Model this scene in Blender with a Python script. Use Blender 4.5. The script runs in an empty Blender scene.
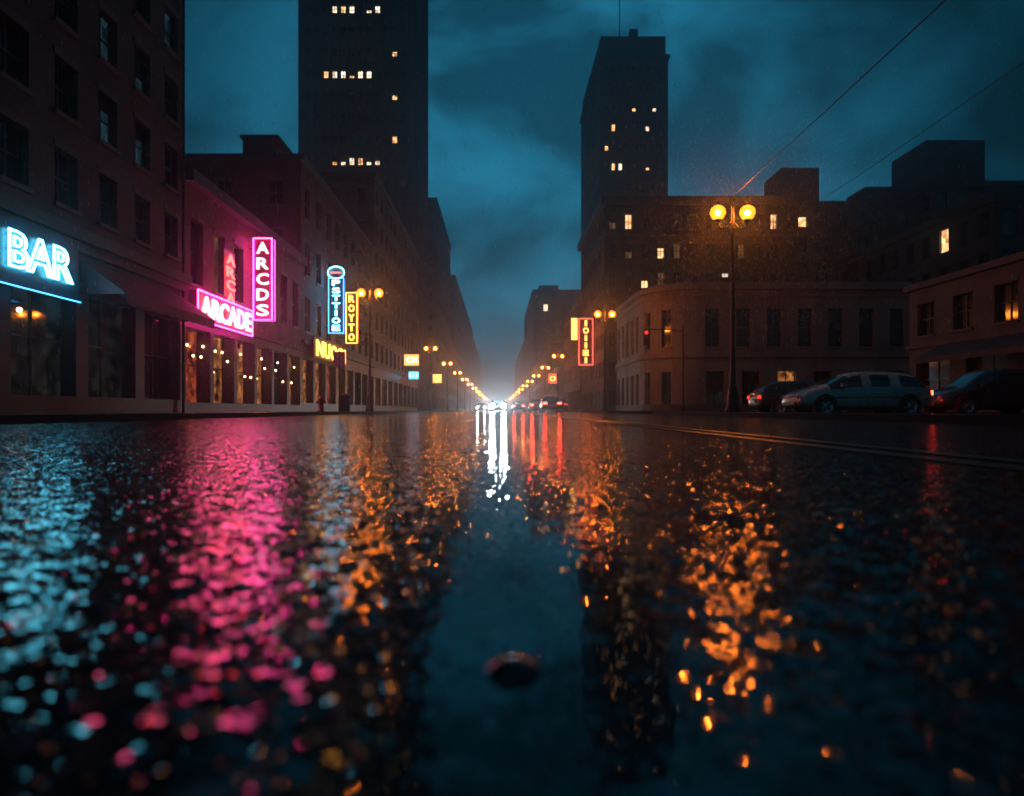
import bpy, math, random
from mathutils import Vector, Matrix
random.seed(7)
scene = bpy.context.scene
scene.view_settings.view_transform = 'Standard'
scene.view_settings.look = 'None'
scene.view_settings.exposure = 0
COL = scene.collection
HC = 0.20   # camera height

# ------------------------------------------------------------------ materials
def nodes(name):
    m = bpy.data.materials.new(name); m.use_nodes = True
    nt = m.node_tree; nt.nodes.clear()
    out = nt.nodes.new('ShaderNodeOutputMaterial')
    return m, nt, out
def mat_surface(name, c1, c2, rough=0.8, scale=1.5, bump=0.3, metallic=0.0, spec=0.5, stretch=(1,1,1)):
    m, nt, out = nodes(name)
    N = nt.nodes; L = nt.links
    p = N.new('ShaderNodeBsdfPrincipled')
    tc = N.new('ShaderNodeTexCoord'); mp = N.new('ShaderNodeMapping')
    mp.inputs['Scale'].default_value = stretch
    L.new(tc.outputs['Object'], mp.inputs[0])
    n1 = N.new('ShaderNodeTexNoise'); n1.inputs['Scale'].default_value = scale; n1.inputs['Detail'].default_value = 8
    n1.inputs['Roughness'].default_value = 0.65
    L.new(mp.outputs[0], n1.inputs['Vector'])
    r = N.new('ShaderNodeValToRGB')
    r.color_ramp.elements[0].position = 0.33; r.color_ramp.elements[0].color = (*c1, 1)
    r.color_ramp.elements[1].position = 0.67; r.color_ramp.elements[1].color = (*c2, 1)
    L.new(n1.outputs[0], r.inputs[0]); L.new(r.outputs[0], p.inputs['Base Color'])
    p.inputs['Roughness'].default_value = rough
    p.inputs['Metallic'].default_value = metallic
    p.inputs['Specular IOR Level'].default_value = spec
    if bump > 0:
        n2 = N.new('ShaderNodeTexNoise'); n2.inputs['Scale'].default_value = 18; n2.inputs['Detail'].default_value = 4
        L.new(tc.outputs['Object'], n2.inputs['Vector'])
        b = N.new('ShaderNodeBump'); b.inputs['Strength'].default_value = bump; b.inputs['Distance'].default_value = 0.02
        L.new(n2.outputs[0], b.inputs['Height']); L.new(b.outputs[0], p.inputs['Normal'])
    L.new(p.outputs[0], out.inputs[0])
    return m
def mat_brick(name, c1, c2, mortar):
    m, nt, out = nodes(name); N = nt.nodes; L = nt.links
    p = N.new('ShaderNodeBsdfPrincipled'); p.inputs['Roughness'].default_value = 0.7
    tc = N.new('ShaderNodeTexCoord')
    sep = N.new('ShaderNodeSeparateXYZ'); L.new(tc.outputs['Object'], sep.inputs[0])
    add = N.new('ShaderNodeMath'); add.operation = 'ADD'
    L.new(sep.outputs[0], add.inputs[0]); L.new(sep.outputs[1], add.inputs[1])
    cmb = N.new('ShaderNodeCombineXYZ'); L.new(add.outputs[0], cmb.inputs[0]); L.new(sep.outputs[2], cmb.inputs[1])
    br = N.new('ShaderNodeTexBrick'); br.inputs['Scale'].default_value = 1.0
    br.inputs['Brick Width'].default_value = 0.24; br.inputs['Row Height'].default_value = 0.08
    br.inputs['Mortar Size'].default_value = 0.008
    br.inputs['Color1'].default_value = (*c1, 1); br.inputs['Color2'].default_value = (*c2, 1); br.inputs['Mortar'].default_value = (*mortar, 1)
    L.new(cmb.outputs[0], br.inputs['Vector'])
    n = N.new('ShaderNodeTexNoise'); n.inputs['Scale'].default_value = 0.6; n.inputs['Detail'].default_value = 8
    L.new(tc.outputs['Object'], n.inputs['Vector'])
    r = N.new('ShaderNodeValToRGB'); r.color_ramp.elements[0].position = .3; r.color_ramp.elements[0].color = (.40,.40,.40,1)
    r.color_ramp.elements[1].position = .7; r.color_ramp.elements[1].color = (1,1,1,1)
    L.new(n.outputs[0], r.inputs[0])
    mx = N.new('ShaderNodeMix'); mx.data_type = 'RGBA'; mx.blend_type = 'MULTIPLY'; mx.inputs[0].default_value = 1
    L.new(br.outputs[0], mx.inputs[6]); L.new(r.outputs[0], mx.inputs[7]); L.new(mx.outputs[2], p.inputs['Base Color'])
    b = N.new('ShaderNodeBump'); b.inputs['Strength'].default_value = .4; b.inputs['Distance'].default_value = .01; b.invert = True
    L.new(br.outputs['Fac'], b.inputs['Height']); L.new(b.outputs[0], p.inputs['Normal'])
    L.new(p.outputs[0], out.inputs[0])
    return m
def mat_emit(name, col, s):
    m, nt, out = nodes(name); N = nt.nodes; L = nt.links
    e = N.new('ShaderNodeEmission'); e.inputs[0].default_value = (*col, 1); e.inputs[1].default_value = s
    L.new(e.outputs[0], out.inputs[0])
    return m
def mat_interior(name, c1, c2, s, scale=2.0):
    """lit room behind glass, also used for pane sheen: uneven emission plus glossy pane"""
    m, nt, out = nodes(name); N = nt.nodes; L = nt.links
    tc = N.new('ShaderNodeTexCoord')
    v = N.new('ShaderNodeTexVoronoi'); v.inputs['Scale'].default_value = scale*2; v.distance = 'CHEBYCHEV'
    n = N.new('ShaderNodeTexNoise'); n.inputs['Scale'].default_value = scale * 1.7; n.inputs['Detail'].default_value = 5
    L.new(tc.outputs['Object'], v.inputs['Vector']); L.new(tc.outputs['Object'], n.inputs['Vector'])
    r = N.new('ShaderNodeValToRGB'); r.color_ramp.elements[0].position = .35; r.color_ramp.elements[0].color = (*c1, 1)
    r.color_ramp.elements[1].position = .7; r.color_ramp.elements[1].color = (*c2, 1)
    L.new(n.outputs[0], r.inputs[0])
    sp = N.new('ShaderNodeSeparateColor'); L.new(v.outputs['Color'], sp.inputs[0])
    mx = N.new('ShaderNodeMix'); mx.data_type = 'RGBA'; mx.blend_type = 'MULTIPLY'; mx.inputs[0].default_value = .8
    L.new(r.outputs[0], mx.inputs[6]); L.new(sp.outputs[0], mx.inputs[7])
    e = N.new('ShaderNodeEmission'); e.inputs[1].default_value = s; L.new(mx.outputs[2], e.inputs[0])
    g = N.new('ShaderNodeBsdfGlossy'); g.inputs[0].default_value = (.06,.06,.06,1); g.inputs[1].default_value = .05
    a = N.new('ShaderNodeAddShader'); L.new(e.outputs[0], a.inputs[0]); L.new(g.outputs[0], a.inputs[1])
    L.new(a.outputs[0], out.inputs[0])
    m.cycles.emission_sampling = 'NONE'
    return m

M = {}
M['brick_brown'] = mat_brick('brick_brown', (.075,.052,.044), (.105,.076,.064), (.06,.056,.052))
M['brick_red'] = mat_brick('brick_red', (.12,.052,.044), (.155,.072,.06), (.085,.07,.06))
M['brick_grey'] = mat_brick('brick_grey', (.075,.07,.066), (.10,.092,.087), (.065,.065,.065))
M['concrete_dark'] = mat_surface('concrete_dark', (.035,.04,.045), (.06,.065,.07), .8, .2, bump=.1)
M['stucco'] = mat_surface('pale_stucco', (.15,.135,.115), (.30,.27,.23), .8, .5, stretch=(1,1,.35))
M['trim'] = mat_surface('stone_trim', (.065,.06,.056), (.12,.112,.104), .7, 1.2)
M['trim_dark'] = mat_surface('dark_trim', (.03,.028,.028), (.06,.056,.054), .5, 1.2)
M['frame'] = mat_surface('window_frame', (.03,.03,.03), (.06,.06,.06), .4, 2, bump=0)
M['glass'] = mat_surface('dark_window_glass', (.012,.016,.02), (.03,.036,.042), .08, .7, bump=0, spec=.8)
M['roof'] = mat_surface('roof_felt', (.04,.04,.04), (.07,.07,.07), .9, 1)
M['iron'] = mat_surface('painted_iron', (.015,.016,.017), (.035,.036,.038), .35, 4, bump=.05, metallic=.3)
M['awning'] = mat_surface('awning_canvas', (.22,.05,.06), (.30,.08,.09), .7, 3)
M['awning_dark'] = mat_surface('awning_canvas_dark', (.04,.05,.06), (.07,.08,.09), .7, 3)
M['sign_panel'] = mat_surface('sign_panel', (.05,.05,.07), (.09,.09,.11), .35, 3, bump=.05)
M['panel_red'] = mat_surface('sign_panel_red', (.13,.012,.03), (.18,.02,.042), .4, 3, bump=.05)
M['panel_blue'] = mat_surface('sign_panel_blue', (.006,.028,.055), (.010,.045,.085), .4, 3, bump=.05)
M['panel_orange'] = mat_surface('sign_panel_orange', (.08,.03,.01), (.12,.05,.014), .4, 3, bump=.05)
M['lit_warm'] = mat_interior('lit_room_warm', (1,.42,.14), (1,.70,.34), 2.6, 1.0)
M['lit_white'] = mat_interior('lit_room_pale', (1,.72,.42), (1,.9,.72), 3.4, 1.0)
M['lit_dim'] = mat_interior('lit_room_dim', (.10,.045,.018), (.55,.28,.12), .45, 1.3)
M['sheen_cool'] = mat_interior('pane_sheen_cool', (.01,.04,.05), (.05,.14,.17), .40, 1.3)  # teal glow put into the panes for their dim bluish reflections
M['shop_warm'] = mat_interior('shop_interior_warm', (.02,.007,.003), (1,.36,.10), .8, 1.3)
M['shop_red'] = mat_interior('shop_interior_red', (.05,.008,.006), (1,.16,.06), .6, 1.5)
M['shop_cool'] = mat_interior('shop_interior_cool', (.004,.006,.008), (.10,.11,.10), .14, 1.2)
M['lamp'] = mat_emit('lamp_bulb_glow', (1,.27,.032), 560)
def lampglass():
    m, nt, out = nodes('lamp_globe_glow_glass'); N = nt.nodes; L = nt.links
    e = N.new('ShaderNodeEmission'); e.inputs[0].default_value = (1,.185,.012,1); e.inputs[1].default_value = 2.4  # orange glow put into the glass as the halo round the bulb
    t = N.new('ShaderNodeBsdfTransparent'); t.inputs[0].default_value = (1,.82,.55,1)
    a = N.new('ShaderNodeAddShader'); L.new(e.outputs[0], a.inputs[0]); L.new(t.outputs[0], a.inputs[1]); L.new(a.outputs[0], out.inputs[0])
    m.cycles.emission_sampling = 'NONE'; return m
M['lampglass'] = lampglass()
M['bulb'] = mat_emit('bulb_glow', (1,.5,.18), 14); M['bulb'].cycles.emission_sampling = 'NONE'
M['neon_cyan'] = mat_emit('neon_cyan', (.12,.72,1), 13)
M['neon_blue'] = mat_emit('neon_blue', (.05,.38,1), 5)
M['neon_pink'] = mat_emit('neon_pink', (1,.12,.22), 13)
M['neon_magenta'] = mat_emit('neon_magenta', (1,.02,.30), 38)
M['neon_red'] = mat_emit('neon_red', (1,.035,.03), 14)
M['neon_orange'] = mat_emit('neon_orange', (1,.25,.04), 11)
M['neon_yellow'] = mat_emit('neon_yellow', (1,.42,.05), 8)
M['neon_white'] = mat_emit('neon_white', (1,.35,.5), 7)
M['headlight'] = mat_emit('headlight_glow', (.82,.93,1), 330)
M['headlight_soft'] = mat_emit('headlight_glow_soft', (1,.90,.76), 200)
M['lens'] = mat_surface('lamp_lens', (.3,.3,.3), (.4,.4,.4), .15, 5, bump=0)
M['tail'] = mat_emit('tail_light_glow', (1,.03,.02), 34)
M['tail_dim'] = mat_emit('tail_light_dim', (1,.04,.02), 1.5)
M['rubber'] = mat_surface('tyre_rubber', (.015,.015,.015), (.03,.03,.03), .7, 5, bump=.1)
M['alloy'] = mat_surface('wheel_alloy', (.35,.35,.36), (.5,.5,.5), .3, 5, bump=0, metallic=.9)

def car_paint(name, c):
    m, nt, out = nodes(name)
    p = nt.nodes.new('ShaderNodeBsdfPrincipled')
    n = nt.nodes.new('ShaderNodeTexNoise'); n.inputs['Scale'].default_value = 30
    r = nt.nodes.new('ShaderNodeMapRange'); r.inputs[3].default_value = .18; r.inputs[4].default_value = .38
    nt.links.new(n.outputs[0], r.inputs[0]); nt.links.new(r.outputs[0], p.inputs['Roughness'])
    p.inputs['Base Color'].default_value = (*c, 1); p.inputs['Metallic'].default_value = .35
    p.inputs['Coat Weight'].default_value = .7
    nt.links.new(p.outputs[0], out.inputs[0]); return m
M['paint_silver'] = car_paint('paint_silver', (.40,.38,.36))
M['paint_dark'] = car_paint('paint_dark', (.04,.042,.05))
M['paint_red'] = car_paint('paint_red', (.25,.03,.03))

# wet asphalt: film of water over coarse grain; surface slopes come straight from noise vectors
def wet_asphalt(name='wet_asphalt', rut_on=True, c_lo=(.008,.009,.011), c_hi=(.035,.036,.04), k=1.0):
    m, nt, out = nodes(name); N = nt.nodes; L = nt.links
    tc = N.new('ShaderNodeTexCoord')
    P = tc.outputs['Object']
    def noise(scale, det, rough=.5, vec=P, o=0):
        n = N.new('ShaderNodeTexNoise'); n.inputs['Scale'].default_value = scale
        n.inputs['Detail'].default_value = det; n.inputs['Roughness'].default_value = rough
        L.new(vec, n.inputs['Vector']); return n.outputs[o]
    def math_(op, a, b):
        x = N.new('ShaderNodeMath'); x.operation = op
        for i, v in enumerate((a, b)):
            if isinstance(v, (int, float)): x.inputs[i].default_value = v
            else: L.new(v, x.inputs[i])
        return x.outputs[0]
    def vmath(op, a, b):
        x = N.new('ShaderNodeVectorMath'); x.operation = op
        for i, v in enumerate((a, b)):
            if isinstance(v, tuple): x.inputs[i].default_value = v
            elif op == 'SCALE' and i == 1:
                if isinstance(v, (int, float)): x.inputs['Scale'].default_value = v
                else: L.new(v, x.inputs['Scale'])
            else: L.new(v, x.inputs[i])
        return x.outputs[0]
    def ramp(v, a, b, lo=0., hi=1.):
        r = N.new('ShaderNodeMapRange'); r.interpolation_type = 'SMOOTHSTEP'
        L.new(v, r.inputs[0]); r.inputs[1].default_value = a; r.inputs[2].default_value = b
        r.inputs[3].default_value = lo; r.inputs[4].default_value = hi; return r.outputs[0]
    sep = N.new('ShaderNodeSeparateXYZ'); L.new(P, sep.inputs[0])
    pools = ramp(noise(.55, 4), .60, .68, 0, .7)
    if rut_on:
        wob = math_('MULTIPLY', math_('SUBTRACT', noise(1.3, 3), .5), .5)
        ax = math_('ABSOLUTE', math_('ADD', math_('ADD', sep.outputs[0], -0.03), wob), 0)
        water = math_('MAXIMUM', ramp(ax, .05, .28, 1, 0), pools)
    else: water = pools
    dry = math_('SUBTRACT', 1, water)
    def slopes(scale, det, k):
        return vmath('SCALE', vmath('SUBTRACT', noise(scale, det, .5, P, 1), (.5,.5,.5)), k)
    amp = ramp(dry, 0, 1, .09, 1)
    s1 = vmath('SCALE', slopes(32, 1.5, .47*k), amp)
    s2 = vmath('SCALE', slopes(100, 1.5, .27*k), amp)
    s0 = slopes(7, 1, .04)
    # coarse aggregate poking through the film: each stone has its own wet facet
    def stones(scale, thr, k, kw):
        vo = N.new('ShaderNodeTexVoronoi'); vo.inputs['Scale'].default_value = scale; L.new(P, vo.inputs['Vector'])
        fac = vmath('SCALE', vmath('SUBTRACT', vo.outputs['Color'], (.5,.5,.5)), k)
        sc = N.new('ShaderNodeSeparateColor'); L.new(vo.outputs['Color'], sc.inputs[0])
        pick = math_('GREATER_THAN', sc.outputs[2], thr)
        return vmath('SCALE', fac, math_('MULTIPLY', pick, ramp(dry, 0, 1, kw, 1)))
    fac = vmath('ADD', stones(150, .68, .70*k, .16), stones(60, .88, .5*k, .1))
    tot = vmath('ADD', vmath('ADD', s0, s1), vmath('ADD', s2, fac))
    nn = vmath('NORMALIZE', vmath('ADD', vmath('MULTIPLY', tot, (1,1,0)), (0,0,1)), (0,0,0))
    p = N.new('ShaderNodeBsdfPrincipled')
    r = N.new('ShaderNodeValToRGB'); r.color_ramp.elements[0].position = .35; r.color_ramp.elements[0].color = (*c_lo,1)
    r.color_ramp.elements[1].position = .7; r.color_ramp.elements[1].color = (*c_hi,1)
    L.new(noise(180, 4, .7), r.inputs[0]); L.new(r.outputs[0], p.inputs['Base Color'])
    L.new(ramp(water, 0, 1, .045, .02), p.inputs['Roughness'])
    p.inputs['IOR'].default_value = 1.36
    L.new(nn, p.inputs['Normal'])
    L.new(p.outputs[0], out.inputs[0])
    return m
M['asphalt'] = wet_asphalt()
M['pavement'] = wet_asphalt('wet_pavement', False, (.03,.03,.03), (.07,.068,.065), .5)
M['kerb'] = mat_surface('kerb_stone', (.02,.02,.02), (.04,.039,.038), .8, 2, spec=.1)
M['yellow_paint'] = mat_surface('worn_yellow_paint', (.02,.018,.012), (.16,.09,.02), .3, 9)
M['white_paint'] = mat_surface('worn_white_paint', (.06,.06,.06), (.4,.4,.38), .25, 9)
m, nt, out = nodes('wet_drop'); p = nt.nodes.new('ShaderNodeBsdfPrincipled')
p.inputs['Base Color'].default_value = (.012,.012,.014,1); p.inputs['Roughness'].default_value = .03; p.inputs['IOR'].default_value = 1.6
nt.links.new(p.outputs[0], out.inputs[0]); M['drop'] = m
M['raindrop'] = mat_surface('rain_water', (.8,.8,.8), (.8,.8,.8), .2, 5, bump=0)

# ------------------------------------------------------------------ mesh builder
class MB:
    def __init__(s): s.v = []; s.f = []; s.m = []; s.mats = []; s.sm = []
    def mi(s, k):
        if k not in s.mats: s.mats.append(k)
        return s.mats.index(k)
    def quad(s, pts, k, smooth=False):
        b = len(s.v); s.v += [tuple(p) for p in pts]; s.f.append(tuple(range(b, b + len(pts)))); s.m.append(s.mi(k)); s.sm.append(smooth)
    def box(s, lo, hi, k):
        x0,y0,z0 = lo; x1,y1,z1 = hi
        s.obox(Vector((x0,y0,z0)), Vector((1,0,0)), Vector((0,1,0)), x1-x0, y1-y0, z1-z0, k)
    def obox(s, o, U, V, a, b, h, k):
        Z = Vector((0,0,1)); c = len(s.v)
        for dz in (0, h):
            for (i, j) in ((0,0),(1,0),(1,1),(0,1)):
                s.v.append(tuple(o + U*(a*i) + V*(b*j) + Z*dz))
        for f in ((3,2,1,0),(4,5,6,7),(0,1,5,4),(1,2,6,5),(2,3,7,6),(3,0,4,7)):
            s.f.append(tuple(c+i for i in f)); s.m.append(s.mi(k)); s.sm.append(False)
    def lathe(s, prof, c, k, n=16, axis='Z'):
        b = len(s.v)
        for (r, z) in prof:
            for i in range(n):
                a = 2*math.pi*i/n; x, y = r*math.cos(a), r*math.sin(a)
                p = {'Z': (x,y,z), 'Y': (x,z,y), 'X': (z,x,y)}[axis]
                s.v.append((c[0]+p[0], c[1]+p[1], c[2]+p[2]))
        for j in range(len(prof)-1):
            for i in range(n):
                i2 = (i+1) % n
                s.f.append((b+j*n+i, b+j*n+i2, b+(j+1)*n+i2, b+(j+1)*n+i)); s.m.append(s.mi(k)); s.sm.append(True)
    def sphere(s, c, r, k, n=14, sz=1.0):
        prof = [(max(1e-4, r*math.sin(math.pi*j/8)), -r*sz*math.cos(math.pi*j/8)) for j in range(9)]
        s.lathe(prof, c, k, n)
    def tube(s, pts, r, k, n=8):
        pts = [Vector(p) for p in pts]; b = len(s.v)
        for i, p in enumerate(pts):
            d = (pts[min(i+1, len(pts)-1)] - pts[max(i-1, 0)]).normalized()
            up = Vector((0,0,1)) if abs(d.z) < .9 else Vector((1,0,0))
            a = d.cross(up).normalized(); c = a.cross(d)
            for j in range(n):
                t = 2*math.pi*j/n; s.v.append(tuple(p + (a*math.cos(t) + c*math.sin(t))*r))
        for i in range(len(pts)-1):
            for j in range(n):
                j2 = (j+1) % n
                s.f.append((b+i*n+j, b+i*n+j2, b+(i+1)*n+j2, b+(i+1)*n+j)); s.m.append(s.mi(k)); s.sm.append(True)
    def obj(s, name, parent=None, loc=(0,0,0), rot=0):
        me = bpy.data.meshes.new(name); me.from_pydata(s.v, [], s.f)
        for k in s.mats: me.materials.append(M[k])
        me.polygons.foreach_set('material_index', s.m); me.polygons.foreach_set('use_smooth', s.sm)
        me.update()
        o = bpy.data.objects.new(name, me); COL.objects.link(o); o.location = loc; o.rotation_euler = (0,0,rot)
        if parent: o.parent = parent
        return o

Z = Vector((0,0,1))
def facade(mb, p0, p1, z0, z1, cols, rows, wall, ww=.5, wh=.6, sill=.22, depth=.22, pane='glass', lit=None, prob=0,
           litmats=('lit_warm','lit_white'), frame=True, sills=True, margin=0.0, trim='trim'):
    a = Vector((p0[0],p0[1],0)); b = Vector((p1[0],p1[1],0)); W = (b-a).length; U = (b-a)/W; Nn = U.cross(Z)
    P = lambda u, z, d=0.0: a + U*u + Z*z - Nn*d
    if margin > 0:
        mb.quad([P(0,z0),P(margin,z0),P(margin,z1),P(0,z1)], wall); mb.quad([P(W-margin,z0),P(W,z0),P(W,z1),P(W-margin,z1)], wall)
    cw = (W-2*margin)/cols; rh = (z1-z0)/rows
    for r in range(rows):
        for c in range(cols):
            u0 = margin+c*cw; u1 = u0+cw; za = z0+r*rh; zb = za+rh
            x0 = u0+cw*(1-ww)/2; x1 = u1-cw*(1-ww)/2; y0 = za+rh*sill; y1 = y0+rh*wh
            mb.quad([P(u0,za),P(u1,za),P(u1,y0),P(u0,y0)], wall); mb.quad([P(u0,y1),P(u1,y1),P(u1,zb),P(u0,zb)], wall)
            mb.quad([P(u0,y0),P(x0,y0),P(x0,y1),P(u0,y1)], wall); mb.quad([P(x1,y0),P(u1,y0),P(u1,y1),P(x1,y1)], wall)
            mb.quad([P(x0,y0),P(x1,y0),P(x1,y0,depth),P(x0,y0,depth)], wall); mb.quad([P(x0,y1,depth),P(x1,y1,depth),P(x1,y1),P(x0,y1)], wall)
            mb.quad([P(x0,y0),P(x0,y0,depth),P(x0,y1,depth),P(x0,y1)], wall); mb.quad([P(x1,y0,depth),P(x1,y0),P(x1,y1),P(x1,y1,depth)], wall)
            k = pane
            if lit and (r, c) in lit: k = lit[(r, c)]
            elif random.random() < prob: k = random.choice(litmats)
            if k != pane and random.random() < .5 and pane == 'glass':   # half drawn blind
                ym = y0 + (y1-y0)*random.uniform(.4,.75)
                mb.quad([P(x0,y0,depth),P(x1,y0,depth),P(x1,ym,depth),P(x0,ym,depth)], k)
                mb.quad([P(x0,ym,depth),P(x1,ym,depth),P(x1,y1,depth),P(x0,y1,depth)], 'trim_dark')
            else:
                mb.quad([P(x0,y0,depth),P(x1,y0,depth),P(x1,y1,depth),P(x0,y1,depth)], k)
            if frame:
                t = .05; d = .06; ym = y0+(y1-y0)*.52
                mb.obox(P(x0, ym-t/2, depth-.004), U, Nn, x1-x0, d, t, 'frame')
                xm = (x0+x1)/2
                mb.obox(P(xm-t/2, y0, depth-.002), U, Nn, t, d*.7, (y1-y0), 'frame')
                mb.obox(P(x0, y0, depth-.003), U, Nn, t, d, (y1-y0), 'frame'); mb.obox(P(x1-t, y0, depth-.003), U, Nn, t, d, (y1-y0), 'frame')
            if sills:
                mb.obox(P(x0-.08, y0-.14, -.003), U, Nn, x1-x0+.16, .1, .137, trim)
                mb.obox(P(x0-.05, y1+.003, -.003), U, Nn, x1-x0+.10, .04, .2, trim)
def band(mb, p0, p1, z, h, d, k, ext=0.0):
    a = Vector((p0[0],p0[1],0)); b = Vector((p1[0],p1[1],0)); W = (b-a).length; U = (b-a)/W; Nn = U.cross(Z)
    mb.obox(a + U*(-ext) + Z*z + Nn*.003, U, Nn, W+2*ext, d, h, k)
def plain(mb, p0, p1, z0, z1, k):
    a = Vector((p0[0],p0[1],0)); b = Vector((p1[0],p1[1],0))
    mb.quad([a+Z*z0, b+Z*z0, b+Z*z1, a+Z*z1], k)
def roofq(mb, pts, z, k='roof'):
    mb.quad([(p[0],p[1],z) for p in pts], k)

def shell(mb, x0, y0, x1, y1, h, wall, sides, fl, bay, z0=0., **kw):
    C = {'S': ((x0,y0),(x1,y0)), 'E': ((x1,y0),(x1,y1)), 'N': ((x1,y1),(x0,y1)), 'W': ((x0,y1),(x0,y0))}
    for s, (a, b) in C.items():
        if s in sides:
            L = math.hypot(b[0]-a[0], b[1]-a[1])
            k2 = dict(kw)
            facade(mb, a, b, z0, h, max(1, round(L/bay)), max(1, round((h-z0)/fl)), wall, **k2)
        else: plain(mb, a, b, z0, h, wall)
    roofq(mb, [(x0,y0),(x1,y0),(x1,y1),(x0,y1)], h-.3)
def parapet(mb, x0, y0, x1, y1, z, h, d, k):
    mb.box((x0-d, y0-d, z), (x1+d, y0+.25, z+h), k); mb.box((x0-d, y1-.25, z), (x1+d, y1+d, z+h), k)
    mb.box((x0-d, y0+.25, z), (x0+.25, y1-.25, z+h), k); mb.box((x1-.25, y0+.25, z), (x1+d, y1-.25, z+h), k)

# ------------------------------------------------------------------ ground, road, pavements
mb = MB(); mb.quad([(-900,-60,0),(900,-60,0),(900,1500,0),(-900,1500,0)], 'asphalt'); mb.obj('road')
XL = -12.7; XR = 11.5
def pavement(x0, y0, x1, y1):
    mb = MB(); mb.box((x0,y0,-.1),(x1,y1,.13),'pavement'); 
    t = .16
    mb.box((x0-t,y0-t,-.1),(x1+t,y0,.126),'kerb'); mb.box((x0-t,y1,-.1),(x1+t,y1+t,.126),'kerb')
    mb.box((x0-t,y0,-.1),(x0,y1,.126),'kerb'); mb.box((x1,y0,-.1),(x1+t,y1,.126),'kerb')
    return mb.obj('pavement')
pavement(-40, -40, -7.2, 900)
pavement(7.2, -40, 9.0, 31)
pavement(20.5, -40, 60, 33)
pavement(7.2, 45.5, 90, 900)
mb = MB()
mb.quad([(1.70,.2,.004),(1.82,.2,.004),(1.82,400,.004),(1.70,400,.004)], 'yellow_paint')
mb.quad([(1.95,.2,.004),(2.07,.2,.004),(2.07,400,.004),(1.95,400,.004)], 'yellow_paint')
mb.obj('lane_marking')
mb = MB()
for i in range(40):
    y = 12 + i*9
    mb.quad([(-3.6,y,.004),(-3.48,y,.004),(-3.48,y+3,.004),(-3.6,y+3,.004)], 'white_paint')
mb.obj('dashed_lane_marking')

# ------------------------------------------------------------------ left side buildings
def empty(name):
    e = bpy.data.objects.new(name, None); COL.objects.link(e); return e

# BAR building
mb = MB()
y0, y1 = 4., 27.6; x0 = -34; H = 40
facade(mb, (XL,y0), (XL,y1), 5.6, H, 11, 13, 'brick_brown', ww=.50, wh=.60, depth=.3, prob=.0,
       lit={(1,8):'sheen_cool',(2,9):'sheen_cool',(3,7):'sheen_cool',(2,8):'sheen_cool',(3,10):'sheen_cool',(1,9):'sheen_cool'})
facade(mb, (XL,y0), (XL,y1), .13, 4.1, 7, 1, 'trim_dark', ww=.82, wh=.80, sill=.12, depth=.45, sills=False,
       pane='shop_cool', lit={(0,3):'shop_warm',(0,5):'shop_cool',(0,6):'glass'})
plain(mb, (XL,y0),(XL,y1), 4.1, 5.6, 'brick_brown')
band(mb, (XL,y0),(XL,y1), 5.25, .35, .35, 'trim'); band(mb, (XL,y0),(XL,y1), 4.95, .3, .18, 'trim')
band(mb, (XL,y0),(XL,y1), 4.05, .18, .12, 'trim')
plain(mb, (XL,y1),(x0,y1), 0, H, 'brick_brown'); plain(mb, (x0,y0),(XL,y0), 0, H, 'brick_brown'); plain(mb, (x0,y1),(x0,y0), 0, H, 'brick_brown')
roofq(mb, [(x0,y0),(XL,y0),(XL,y1),(x0,y1)], H-.3); parapet(mb, x0,y0,XL,y1,H,.8,.3,'trim')
for yy in (15.2,16.3,17.4,18.4): mb.sphere((XL-.2, yy, 2.9), .07, 'bulb', 8)
mb.tube([(XL+.12,27.3,.13),(XL+.12,27.3,H-1)],.06,'iron')
bar_b = mb.obj('brick_office_building')
# awning
mb = MB()
ya, yb = 20.6, 27.0
for i in range(8):
    a = ya+(yb-ya)*i/8; b = ya+(yb-ya)*(i+1)/8
    mb.quad([(XL+.1,a,4.75),(XL+1.5,a,3.75),(XL+1.5,b,3.75),(XL+.1,b,4.75)],'awning')
    mb.quad([(XL+1.5,a,3.75),(XL+1.5,a,3.45),(XL+1.5,(a+b)/2,3.38),(XL+1.5,b,3.45),(XL+1.5,b,3.75)],'awning')
mb.quad([(XL+.1,ya,4.75),(XL+.1,ya,3.7),(XL+1.5,ya,3.7)],'awning'); mb.quad([(XL+.1,yb,4.75),(XL+.1,yb,3.7),(XL+1.5,yb,3.7)],'awning')
mb.obj('shop_awning')

# arcade building
mb = MB()
y0, y1 = 27.6, 44.; H = 9.6
facade(mb, (XL,y0),(XL,y1), 4.9, H, 7, 1, 'brick_red', ww=.52, wh=.58, sill=.12, depth=.3, lit={(0,1):'lit_dim',(0,5):'lit_dim'})
facade(mb, (XL,y0),(XL,y1), .13, 4.0, 6, 1, 'trim_dark', ww=.86, wh=.80, sill=.10, depth=.6, sills=False,
       pane='shop_warm', lit={(0,0):'shop_red',(0,1):'shop_warm',(0,4):'shop_cool'})
plain(mb, (XL,y0),(XL,y1), 4.0, 4.9, 'brick_red')
band(mb, (XL,y0),(XL,y1), H-.1, .5, .4, 'trim_dark'); band(mb, (XL,y0),(XL,y1), 4.0, .15, .2, 'trim')
plain(mb, (XL,y1),(-34,y1), 0, H, 'brick_red'); plain(mb, (-34,y0),(XL,y0), 0, H, 'brick_red'); roofq(mb, [(-34,y0),(XL,y0),(XL,y1),(-34,y1)], H)
for i in range(26):
    mb.sphere((XL-.25+random.uniform(-.1,.1), 28.3+i*.6+random.uniform(-.2,.2), random.choice([3.0,2.5,2.9,1.9])), .055, 'bulb', 8)
mb.obj('arcade_building')

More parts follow.
